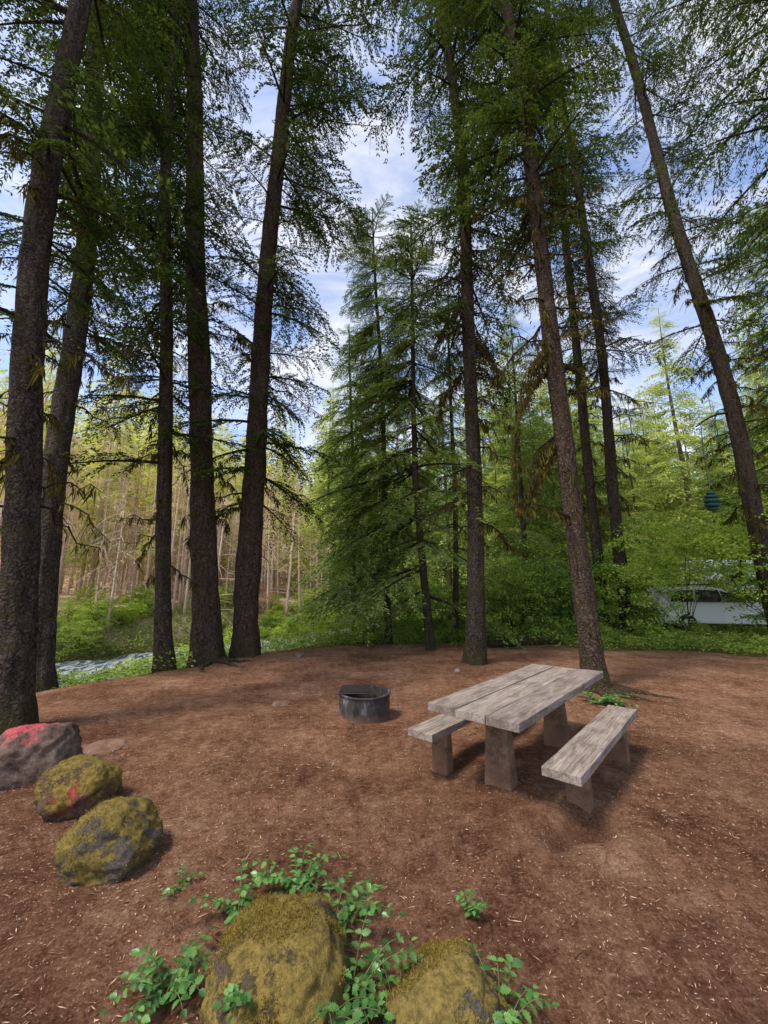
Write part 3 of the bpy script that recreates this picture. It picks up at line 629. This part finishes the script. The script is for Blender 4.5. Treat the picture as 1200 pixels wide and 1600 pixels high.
def conc(name, a, b):
    m, nt, out = newmat(name); tc = N(nt, 'ShaderNodeTexCoord').outputs['Object']
    n1 = noise_n(nt, tc, 6, 7, .75); n2 = noise_n(nt, tc, 70, 3, .7)
    sep = N(nt, 'ShaderNodeSeparateXYZ'); nt.links.new(tc, sep.inputs[0])
    col = ramp(nt, math_n(nt, 'ADD', math_n(nt, 'MULTIPLY', n1, .75), math_n(nt, 'MULTIPLY', n2, .25)), [(.38, a), (.62, b)])
    low = ramp(nt, math_n(nt, 'ADD', sep.outputs[2], math_n(nt, 'MULTIPLY', n1, .2)), [(.14, (.85, .85, .85)), (.42, (0, 0, 0))]); col = mix(nt, low, col, (.22, .115, .068))
    princ(nt, out, col, .9, math_n(nt, 'ADD', n1, n2), .6, .015, .15); return m
M['conc'] = conc('stained_concrete', (.07, .042, .027), (.28, .18, .115))
def plank(mb, x0, x1, y0, y1, z0, z1, seed):
    n = 30; xsn = np.linspace(x0, x1, n); v = []
    for k, x in enumerate(xsn):
        wv = (vn(x*3, seed, 2)-.5)*.006; dz = (vn(x*2, seed+7, 3)-.5)*.004
        v += [(x, y0+wv, z0), (x, y1+wv, z0), (x, y1+wv, z1+dz-.002), (x, (y0+y1)/2, z1+dz), (x, y0+wv, z1+dz-.002)]
    f = []
    for k in range(n-1):
        a = k*5; b = a+5
        f += [[a+q, b+q, b+(q+1) % 5, a+(q+1) % 5] for q in range(5)]
    f = np.array(f); mb.add(v, f); base = mb.n-len(v)
    for e in (0, (n-1)*5): mb.f[3].append(np.array([[0, 1, 2], [0, 2, 3], [0, 3, 4]])+base+e)
TC = (1.445, 4.25); AZ = R(49.1); gz = -.02
tb = thing('picnic_table', (TC[0], TC[1], gz), 'weathered plank picnic table on concrete legs in the middle of the clearing', 'table', rz=AZ)
mb = MB()
for k in range(3): plank(mb, -1.205+.014*k, 1.205-.016*k, -.405+k*.273, -.405+k*.273+.261, .700, .765-.003*(k % 2), k)
bevel(mb.build('tabletop', M['wood'], tb), .005)
for sx in (-1, 1):
    mb = MB(); box(mb, (sx*.70, 0, .275), (.16, .27, .81), taper=.72, tapery=.66); bevel(mb.build('leg', M['conc'], tb), .018, 3)
    mb = MB(); box(mb, (sx*.70, 0, .677), (.10, .66, .043)); bevel(mb.build('crossbar', M['wood'], tb), .005)
for sy, lab in ((-1, 'plank bench on concrete legs along the near right side of the table'), (1, 'plank bench on concrete legs along the left side of the table, by the fire ring')):
    c = Vector((TC[0], TC[1])) + Vector((math.sin(AZ), -math.cos(AZ)))*.608*(-sy)
    bn = thing('bench', (c.x, c.y, gz), lab, 'bench', rz=AZ)
    mb = MB(); plank(mb, -1.02, 1.02, -.135, .135, .390, .455, 11+sy); bevel(mb.build('seat', M['wood'], bn), .006)
    for sx in (-1, 1):
        mb = MB(); box(mb, (sx*.66, 0, .122), (.12, .19, .532), taper=.86); bevel(mb.build('leg', M['conc'], bn), .016, 3)
# ---------- fire ring
m, nt, out = newmat('weathered_steel'); tc = N(nt, 'ShaderNodeTexCoord').outputs['Object']
n1 = noise_n(nt, mapping(nt, tc, (1, 1, .45)), 7, 7, .75); n2 = noise_n(nt, tc, 5, 6, .7)
col = ramp(nt, n1, [(.40, (.018, .016, .015)), (.54, (.06, .056, .056)), (.66, (.22, .22, .235))]); col = mix(nt, ramp(nt, n2, [(.46, (0, 0, 0)), (.62, (.8, .8, .8))]), col, (.06, .038, .026))
sep = N(nt, 'ShaderNodeSeparateXYZ'); nt.links.new(tc, sep.inputs[0])
low = ramp(nt, math_n(nt, 'ADD', sep.outputs[2], math_n(nt, 'MULTIPLY', n2, .12)), [(.08, (.8, .8, .8)), (.17, (0, 0, 0))]); col = mix(nt, low, col, (.16, .08, .045))
princ(nt, out, col, .7, n1, .4, .01, .3, .1); M['steel'] = m
m, nt, out = newmat('black_iron'); princ(nt, out, ramp(nt, noise_n(nt, None, 12), [(.4, (.012, .011, .011)), (.7, (.05, .035, .03)), ]), .55, None, metal=.2); M['iron'] = m
m, nt, out = newmat('ash'); nn_ = noise_n(nt, None, 20); princ(nt, out, ramp(nt, nn_, [(.4, (.03, .028, .027)), (.7, (.2, .18, .17))]), .95, nn_); M['ash'] = m
fc = G(567, 1133); fx, fy = fc[0], fc[1]+.34
fr = thing('fire_ring', (fx, fy, hz(fx, fy)), 'round steel fire ring with a black cooking grate, left of the table', 'fire ring')
mb = MB(); n = 64; prof = [(.34, -.05), (.345, .30), (.362, .305), (.362, .318), (.33, .318), (.33, -.05)]
V = [(r*math.cos(a)*(1+.006*math.sin(3*a)), r*math.sin(a), z+.006*math.sin(2*a+1)) for (r, z) in prof for a in np.arange(n)*2*math.pi/n]
ff = [[i*n+j, i*n+(j+1) % n, (i+1)*n+(j+1) % n, (i+1)*n+j] for i in range(5) for j in range(n)]
mb.add(V, ff); mb.build('ring_wall', M['steel'], fr)
mb = MB()
for k in range(8): tube(mb, [(-.31+k*.045, -.18, .334), (-.31+k*.045, .25, .334)], .006, 6)
for y in (-.18, .03, .25): tube(mb, [(-.34, y, .332), (.05, y, .335)], .009, 6)
box(mb, (-.13, .04, .344), (.40, .42, .010), tilt=.02)
mb.build('grate', M['iron'], fr)
mb = MB(); u = np.linspace(0, 1, 12)
for y in (-.02, .1): tube(mb, np.stack([.06+.10*u, y+0*u, .345+.045*np.sin(u*3.14)], 1), .006, 5)
mb.build('grate_handle', M['iron'], fr)
mb = MB(); q = np.linspace(0, .325, 8); th = np.arange(24)*2*math.pi/24
V = [(r*math.cos(t), r*math.sin(t), .10+.03*float(vn(r*9*math.cos(t)+9, r*9*math.sin(t)+9))) for r in q for t in th]
mb.add(V, [[i*24+j, i*24+(j+1) % 24, (i+1)*24+(j+1) % 24, (i+1)*24+j] for i in range(7) for j in range(24)]); mb.build('ash', M['ash'], fr, True)
# ---------- rocks
def rockmat(name, moss, red=None, base=((.05, .038, .032), (.17, .135, .115), (.30, .26, .225)), redc=((.24, .03, .035), (.56, .11, .13))):
    m, nt, out = newmat(name); tc = N(nt, 'ShaderNodeTexCoord').outputs['Object']; geo = N(nt, 'ShaderNodeNewGeometry')
    a = noise_n(nt, tc, 5, 7, .75); b = noise_n(nt, tc, 45, 5, .8)
    s = math_n(nt, 'ADD', math_n(nt, 'MULTIPLY', a, .7), math_n(nt, 'MULTIPLY', b, .3))
    col = ramp(nt, s, [(.38, base[0]), (.5, base[1]), (.64, base[2])])
    sep = N(nt, 'ShaderNodeSeparateXYZ'); nt.links.new(geo.outputs['Normal'], sep.inputs[0])
    def red_():
        so = N(nt, 'ShaderNodeVectorMath', operation='DISTANCE'); nt.links.new(tc, so.inputs[0]); so.inputs[1].default_value = red[0]
        rf = math_n(nt, 'ADD', math_n(nt, 'MULTIPLY', so.outputs['Value'], -1/red[1]), math_n(nt, 'ADD', math_n(nt, 'MULTIPLY', a, 2.4), red[2]))
        rf = ramp(nt, rf, [(.14, (0, 0, 0)), (.30, (.85, .85, .85))]); return mix(nt, rf, col, ramp(nt, b, [(.35, redc[0]), (.65, redc[1])]))
    if red and moss > 0: col = red_()
    if moss > 0:
        mf = math_n(nt, 'ADD', math_n(nt, 'MULTIPLY', noise_n(nt, tc, 5, 7, .75), 2.0), math_n(nt, 'MULTIPLY', sep.outputs[2], .15))
        mf = ramp(nt, mf, [(1.22-moss*.35, (0, 0, 0)), (1.32-moss*.35, (.95, .95, .95))])
        mc = ramp(nt, noise_n(nt, tc, 34, 5, .85), [(.35, (.065, .047, .013)), (.5, (.165, .118, .026)), (.68, (.28, .20, .05))])
        col = mix(nt, mf, col, mc); s = math_n(nt, 'ADD', s, math_n(nt, 'MULTIPLY', mf, .2))
    if red and moss == 0: col = red_()
    princ(nt, out, col, .92, s, 1.0, .04, .15); return m
def rock(name, label, loc, rad, mat, seed, rz=0, chops=7, sub=5, fuzz=0, sink=.25, blocky=.86, peak=(0, 0), soft=.92):
    bm = bmesh.new(); bmesh.ops.create_icosphere(bm, subdivisions=sub, radius=1); rd = random.Random(seed)
    planes = []
    for k in range(chops):
        v = Vector((rd.gauss(0, 1), rd.gauss(0, 1), abs(rd.gauss(0, .7)))).normalized(); planes.append((v, rd.uniform(blocky-.2, blocky+.08)))
    for v in bm.verts:
        p = v.co.copy()
        for (n_, d_) in planes:
            e = p.dot(n_)-d_
            if e > 0: p -= n_*e*soft
        nn = noise.fractal(p*1.6+Vector((seed*3.1, 0, 0)), 1, 2, 5); n2 = noise.fractal(p*7+Vector((0, seed, 0)), 1, 2, 5)
        p *= 1+.14*nn+.045*n2
        h = max(0, p.z); p.x += peak[0]*h; p.y += peak[1]*h
        v.co = Vector((p.x*rad[0], p.y*rad[1], p.z*rad[2]))
    me = bpy.data.meshes.new(name); bm.to_mesh(me); bm.free(); me.materials.append(mat)
    for p in me.polygons: p.use_smooth = True
    if fuzz:
        root = thing(name, (0, 0, 0), label, 'rock'); o = bpy.data.objects.new('stone', me); C.objects.link(o); o.parent = root
        nv_ = len(me.polygons); cs = np.zeros(nv_*3); me.polygons.foreach_get('center', cs); cs = cs.reshape(-1, 3)
        ns_ = np.zeros(nv_*3); me.polygons.foreach_get('normal', ns_); ns_ = ns_.reshape(-1, 3)
        idx = rng.integers(0, nv_, fuzz*6); msk = (ns_[idx, 2] > -.1) & (fbm(cs[idx, 0]*6+cs[idx, 2]*4+seed, cs[idx, 1]*6+cs[idx, 2]*3, seed) > .49); idx = idx[msk][:fuzz]
        k = len(idx); mb = MB(); p = cs[idx]+rng.normal(size=(k, 3))*.006; d = ns_[idx]+rng.normal(size=(k, 3))*.8
        mb.quads(blades(p, d, rng.uniform(.006, .018, k), rng.uniform(.0012, .003, k), rng.normal(size=(k, 3)))); mb.build('moss', M['moss_fuzz'], root); ob = root
    else:
        ob = bpy.data.objects.new(name, me); C.objects.link(ob); tag(ob, label, 'rock')
    ob.location = (loc[0], loc[1], hz(loc[0], loc[1])+rad[2]*(1-2*sink)); ob.rotation_euler = (0, 0, rz); return ob
rock('boulder', 'grey boulder with bright red paint on top at the left edge', (-3.26, 4.08), (.36, .34, .29), rockmat('rock_grey_red', 0, ((-.04, -.02, .24), .22, -.12), ((.045, .028, .022), (.13, .085, .065), (.22, .16, .125))), 3, .3, chops=9, sink=.22, blocky=.84, soft=.75)
rock('boulder', 'mossy boulder smeared with red paint, between the grey and the plain mossy one', (-2.46, 3.56), (.28, .25, .235), rockmat('rock_moss_red', .72, ((-.10, -.2, .06), .36, -.56), ((.06, .035, .028), (.15, .09, .065), (.24, .17, .125)), ((.22, .03, .022), (.48, .08, .06))), 8, .8, chops=7, fuzz=1800, sink=.24, peak=(.1, .1), soft=.7)
rock('boulder', 'round mossy unpainted boulder nearest of the three at the left', (-1.74, 2.92), (.29, .27, .22), rockmat('rock_moss_round', .72, None, ((.05, .042, .032), (.14, .112, .086), (.25, .215, .17))), 12, 1.9, chops=4, fuzz=3600, sink=.24, blocky=.95, soft=.7)
rock('boulder', 'large moss covered boulder at the bottom left of centre among the plants', (-.43, 1.93), (.32, .37, .215), rockmat('rock_moss_big', .88, None, ((.05, .034, .026), (.15, .112, .088), (.27, .21, .17))), 41, .35, chops=9, fuzz=12000, sink=.27, blocky=.86, peak=(.12, .1), soft=.75)
rock('boulder', 'smaller mossy boulder at the bottom centre right of the large one', (.27, 1.90), (.23, .23, .165), rockmat('rock_moss_small', .84, None, ((.045, .04, .034), (.17, .15, .13), (.36, .33, .29))), 29, 2.2, chops=8, fuzz=5600, sink=.30, blocky=.86, soft=.75)
rk = rockmat('stone_plain', 0, None, ((.08, .055, .042), (.2, .15, .12), (.34, .28, .23))); rk2 = rockmat('stone_dusty', 0, None, ((.12, .06, .038), (.20, .115, .076), (.28, .18, .125)))
for px, py, r, f, lab, mt in ((715,1048,.09,.55,'small stone at the foot of the middle trunk', rk), (467,1027,.14,.55,'pale tan stone at the far edge of the dirt near the river', rk), (438,1098,.17,.16,'flat stone sunk in the dirt left of the fire ring', rk2), (165,1168,.26,.12,'broad flat stone in the dirt behind the painted boulders', rk2)):
    p = G(px, py); rock('stone', lab, p, (r, r*.8, r*f), mt, int(px), px, sub=4, sink=.32)
# ---------- holly-leaved plants
def leaflet():
    t = np.linspace(0, 1, 11); w = np.sin(np.pi*t**.8)*.28; w[1:-1] *= np.where(np.arange(9) % 2, 1.3, .76)
    top = np.stack([t, w, w*.3-.14*t*t], 1); bot = np.stack([t, -w, w*.3-.14*t*t], 1); mid_ = np.stack([t, t*0, -.14*t*t], 1)
    V = np.concatenate([top, mid_, bot]); f = [[k, k+11, k+12, k+1] for k in range(10)]+[[k+11, k+22, k+23, k+12] for k in range(10)]
    return V, np.array(f)
LV, LF = leaflet()
m, nt, out = newmat('green_stem'); princ(nt, out, ramp(nt, noise_n(nt, None, 9), [(.4, (.10, .06, .03)), (.6, (.09, .13, .04))]), .7); M['gstem'] = m
def grape(label, px, py, nfr, h, spread, ls=.05):
    p = G(px, py); zz = hz(p[0], p[1])-.01
    root = thing('holly_leaved_plant', (p[0], p[1], zz), label, 'plant'); st = MB(); lv = MB()
    for k in range(nfr):
        az = 6.28*k/nfr+rng.normal()*.4
        L = spread*rng.uniform(.6, 1.3); hh = h*rng.uniform(.4, 1.2); u = np.linspace(0, 1, 10)
        pth = np.stack([np.cos(az)*L*u**1.1, np.sin(az)*L*u**1.1, hh*(1-(1-u)**1.6)-.35*hh*u**3], 1)
        tube(st, pth, np.linspace(.0032, .0012, 10), 5, False)
        side = np.array([-math.sin(az), math.cos(az), 0]); npair = rng.integers(4, 8)
        for q in range(npair+1):
            uu = .18+.82*q/npair; o = np.array([np.interp(uu, u, pth[:, c]) for c in range(3)])
            for e in ((-1, 1) if q < npair else (0,)):
                dd = side*e+np.array([math.cos(az), math.sin(az), 0])*(.4 if e else 1)+np.array([0, 0, rng.uniform(-.22, .28)]); dd /= np.linalg.norm(dd)
                up = np.array([0, 0, 1])+rng.normal(size=3)*.28; sv = np.cross(up, dd); sv /= np.linalg.norm(sv); uv = np.cross(dd, sv)
                s = ls*rng.uniform(.75, 1.2)*(1-.25*q/npair); V = LV*s; lv.add(o+V[:, :1]*dd+V[:, 1:2]*sv+V[:, 2:]*uv, LF)
    st.build('stems', M['gstem'], root); lv.build('leaves', M['grape'], root, True); return root
grape('leafy spiny plant at the bottom left, left of the large boulder', 258, 1555, 13, .19, .22)
grape('spiny leaved plant behind the large boulder, tallest of the patch', 465, 1395, 11, .22, .24)
grape('spiny leaved sprigs leaning left behind the large boulder', 372, 1432, 8, .16, .24)
grape('small single spiny sprig in the dirt left of the patch', 283, 1385, 3, .09, .12, .038)
grape('spiny leaved plant against the right side of the large boulder', 520, 1468, 13, .26, .27)
grape('dense spiny plant in the gap between the two mossy boulders', 545, 1590, 13, .24, .26, .054)
grape('low spiny plant touching the left of the small mossy boulder', 622, 1610, 9, .18, .2)
grape('thin spiny plant in front of the large boulder at the bottom', 398, 1660, 9, .34, .18)
grape('spiny plant before the right front corner of the large boulder', 485, 1640, 11, .29, .24, .054)
grape('little spiny plant in the dirt behind the small mossy boulder', 738, 1442, 4, .13, .08, .036)
grape('spiny leaved plant at the bottom right of the small mossy boulder', 785, 1640, 10, .26, .18)
grape('low green sprigs at the foot of the reddish table trunk', 938, 1098, 18, .22, .4, .07)
# ---------- log
mb = MB(); a = AT(765, 1004, 12.3); b = AT(870, 996, 13.0); a[2] = hz(a[0], a[1])+.10; b[2] = hz(b[0], b[1])+.14
lg = np.linspace(0, 1, 12)[:, None]; tube(mb, a*(1-lg)+b*lg, .11, 14, True, .4, 4)
for k in range(9):
    tube(mb, limb_pts(a*(1-k/9)+b*k/9, rng.uniform(0, 6.28), R(rng.uniform(10, 60)), .45, .1, 4), np.linspace(.03, .006, 4), 5)
tag(mb.build('fallen_log', M['bark'], smooth=True), 'dark rotten log with broken stubs at the far edge of the dirt', 'log')
# ---------- hanging green rings
m, nt, out = newmat('green_fabric'); princ(nt, out, ramp(nt, noise_n(nt, None, 6), [(.4, (.008, .045, .038)), (.6, (.014, .085, .068))]), .5); M['teal'] = m
m, nt, out = newmat('cord'); princ(nt, out, (.15, .14, .12), .8); M['cord'] = m
hp = AT(1114, 795, 12.0)
hr = thing('hanging_rings', hp, 'dark green stack of puffy rings hanging beside the leaning trunk at right', 'hanging decoration')
for k, (r, z) in enumerate(((.14, 0), (.19, .12), (.20, .25), (.17, .38), (.12, .49))):
    mb = MB(); a = np.arange(25)*2*math.pi/24; tube(mb, np.stack([r*.68*np.cos(a), r*.68*np.sin(a), a*0+z+.01*np.sin(a)], 1), r*.34, 10, False); mb.build('ring', M['teal'], hr, True)
kp = trees['K'][1]
mb = MB(); tube(mb, [(0, 0, -.05), (.0, .0, 1.6), (.03, 0, 2.7)], .012, 5); mb.build('cord', M['cord'], hr)
kr = trees['K'][0]; kb = np.array(kr.location); tgt = hp+np.array([.03, 0, 2.7]); zk = tgt[2]-kb[2]+.5
mb = MB(); s0 = kp(zk); e0 = tgt-kb+np.array([-.15, 0, -.02]); u = np.linspace(0, 1, 6)[:, None]; tube(mb, s0*(1-u)+e0*u+np.array([0, 0, .15])*np.sin(u*3.14), np.linspace(.045, .02, 6), 6); mb.build('long_limb', M['twig'], kr, True)
# ---------- car
def paint(name, c, r=.3):
    m, nt, out = newmat(name); princ(nt, out, ramp(nt, noise_n(nt, None, 3), [(.3, tuple(q*.92 for q in c)), (.7, c)]), r, spec=.5); return m
M['white'] = paint('white_paint', (.85, .85, .85)); M['glass'] = paint('dark_glass', (.02, .025, .03), .08); M['rubber'] = paint('rubber', (.02, .02, .02), .8); M['rim'] = paint('rim', (.35, .35, .36), .3); M['lampc'] = paint('lamp_clear', (.6, .6, .62), .1); M['lampr'] = paint('lamp_red', (.4, .02, .02), .2); M['blue'] = paint('blue_stripe', (.05, .12, .4), .4); M['tent'] = paint('teal_cloth', (.03, .3, .27), .7)
def prism_obj(name, prof, y0, y1, mat, parent, inset=0, bv=.04):
    bm = bmesh.new(); sc = lambda z: inset*max(0, z-.95)
    A = [bm.verts.new((x, y0+sc(z), z)) for x, z in prof]; B = [bm.verts.new((x, y1-sc(z), z)) for x, z in prof]
    n = len(prof); bm.faces.new(A[::-1]); bm.faces.new(B)
    for k in range(n): bm.faces.new((A[k], A[(k+1) % n], B[(k+1) % n], B[k]))
    bmesh.ops.recalc_face_normals(bm, faces=bm.faces); me = bpy.data.meshes.new(name); bm.to_mesh(me); bm.free(); me.materials.append(mat)
    o = bpy.data.objects.new(name, me); C.objects.link(o); o.parent = parent
    if bv: bevel(o, bv, 3)
    return o
cx_, cy_ = 12.9, 15.9
car = thing('parked_car', (cx_, cy_, hz(cx_, cy_)), 'white sport utility car half hidden behind the lime bushes at right', 'car', rz=R(-12))
prism_obj('body', [(-2.35, .35), (2.3, .35), (2.38, .6), (2.3, .92), (1.2, 1.06), (.55, 1.10), (-.1, 1.62), (-.6, 1.70), (-2.0, 1.68), (-2.3, 1.12), (-2.4, .7)], -.93, .93, M['white'], car, .28)
for s in (-1, 1):
    for pf in ([(-.15, 1.14), (-.3, 1.55), (.02, 1.45), (.42, 1.14)], [(-1.1, 1.14), (-1.1, 1.58), (-.36, 1.58), (-.22, 1.14)], [(-1.95, 1.14), (-1.8, 1.56), (-1.18, 1.58), (-1.18, 1.14)]):
        y = s*.95; prism_obj('window', pf, y-.03, y+.0, M['glass'], car, 0, 0)
    for x in (-1.45, 1.45):
        w = MB(); a = np.arange(25)*2*math.pi/24; tube(w, np.stack([.25*np.cos(a), a*0, .25*np.sin(a)], 1), .1, 10, False); wo = w.build('wheel', M['rubber'], car, True); wo.location = (x, s*.86, .35)
        w = MB(); tube(w, [(0, -.06, 0), (0, .06, 0)], .2, 20); w.build('rim', M['rim'], wo)
    for x, nm, mt in ((2.3, 'headlight', 'lampc'), (-2.36, 'tail_light', 'lampr')):
        w = MB(); box(w, (x, s*.7, .8), (.1, .34, .16)); bevel(w.build(nm, M[mt], car), .03)
    w = MB(); box(w, (.4, s*1.03, 1.16), (.12, .18, .14)); bevel(w.build('side_mirror', M['white'], car), .03)
    w = MB(); tube(w, [(-1.9, s*.62, 1.78), (-.4, s*.62, 1.78)], .02, 6); w.build('roof_rail', M['rubber'], car)
# motorhome
vx, vy = 20.2, 22.2
mh = thing('motorhome', (vx, vy, hz(vx, vy)), 'white motorhome with a blue stripe glimpsed behind the parked white car', 'motorhome', rz=R(-8))
prism_obj('body', [(-3, .5), (3.2, .5), (3.3, 1.3), (2.5, 1.6), (2.2, 2.2), (3.0, 2.4), (3.0, 3.2), (-3, 3.3)], -1.15, 1.15, M['white'], mh, 0, .08)
for x, w_ in ((-2, .9), (-.4, 1.1)): prism_obj('window', [(x, 1.9), (x+w_, 1.9), (x+w_, 2.5), (x, 2.5)], -1.17, -1.16, M['glass'], mh, 0, 0)
prism_obj('stripe', [(-2.9, 2.62), (2.9, 2.62), (2.9, 2.86), (-2.9, 2.86)], -1.166, -1.155, M['blue'], mh, 0, 0)
prism_obj('door', [(1.2, .6), (1.85, .6), (1.85, 2.5), (1.2, 2.5)], -1.18, -1.16, M['white'], mh, 0, .005)
for x in (-1.7, 2.1):
    w = MB(); tube(w, [(x, -1.12, .4), (x, -.85, .4)], .4, 20); w.build('wheel', M['rubber'], mh)
# tent
tx, ty = AT(866, 965, 16.6)[:2]
tn = thing('tent', (tx, ty, hz(tx, ty)), 'small teal tent peeping through the bushes left of the table trunk', 'tent', rz=.5)
mb = MB(); u = np.linspace(-1, 1, 13); V = []
for a in u:
    for b in u: V.append((a*.75, b*1.0, 1.0*(1-abs(a)**1.7)*(1-.8*abs(b)**3)))
i = np.arange(12)[:, None]*13; j = np.arange(12)[None]; mb.add(V, np.stack([i+j, i+j+1, i+13+j+1, i+13+j], -1).reshape(-1, 4)); mb.build('canopy', M['tent'], tn, True)
for s in (-1, 1):
    mb = MB(); tube(mb, [(a*.77, s*.9*a, 1.02*(1-abs(a)**1.9)+.02) for a in u], .012, 5); mb.build('pole', M['cord'], tn)
# ---------- world, sun, camera
EL, AZS = R(58), R(-125)
S = Vector((math.cos(EL)*math.sin(AZS), math.cos(EL)*math.cos(AZS), math.sin(EL)))
l = bpy.data.lights.new('sun', 'SUN'); l.energy = 4.7; l.angle = R(13); l.color = (1, .95, .86)
lo = bpy.data.objects.new('sun', l); C.objects.link(lo); lo.rotation_euler = S.to_track_quat('Z', 'Y').to_euler()
w = bpy.data.worlds.new('World'); bpy.context.scene.world = w; w.use_nodes = True; nt = w.node_tree
bg = nt.nodes['Background']; sky = N(nt, 'ShaderNodeTexSky'); sky.sky_type = 'NISHITA'; sky.sun_disc = False; sky.sun_elevation = EL; sky.sun_rotation = AZS
tc = N(nt, 'ShaderNodeTexCoord').outputs['Generated']
n1 = noise_n(nt, mapping(nt, tc, (1, 2.2, 3.4)), 2.4, 9, .62, .8)
cf = ramp(nt, n1, [(.41, (.04, .04, .04)), (.68, (1, 1, 1))])
colr = mix(nt, 1, sky.outputs[0], (2.0, 1.95, 2.1), 'MULTIPLY')
colr = mix(nt, math_n(nt, 'MULTIPLY', cf, .86), colr, (7.2, 7.2, 7.3))
nt.links.new(colr, bg.inputs[0]); bg.inputs[1].default_value = .15
cam = bpy.data.cameras.new('camera'); co_ = bpy.data.objects.new('camera', cam); C.objects.link(co_)
cam.sensor_fit = 'VERTICAL'; cam.sensor_height = 24; cam.lens = F/1600*24; cam.clip_start = .05; cam.clip_end = 1000
co_.location = (0, 0, HC); co_.rotation_euler = (R(90)+PITCH, 0, 0)
sc = bpy.context.scene; sc.camera = co_
sc.view_settings.view_transform = 'Standard'; sc.view_settings.look = 'None'; sc.view_settings.exposure = 0
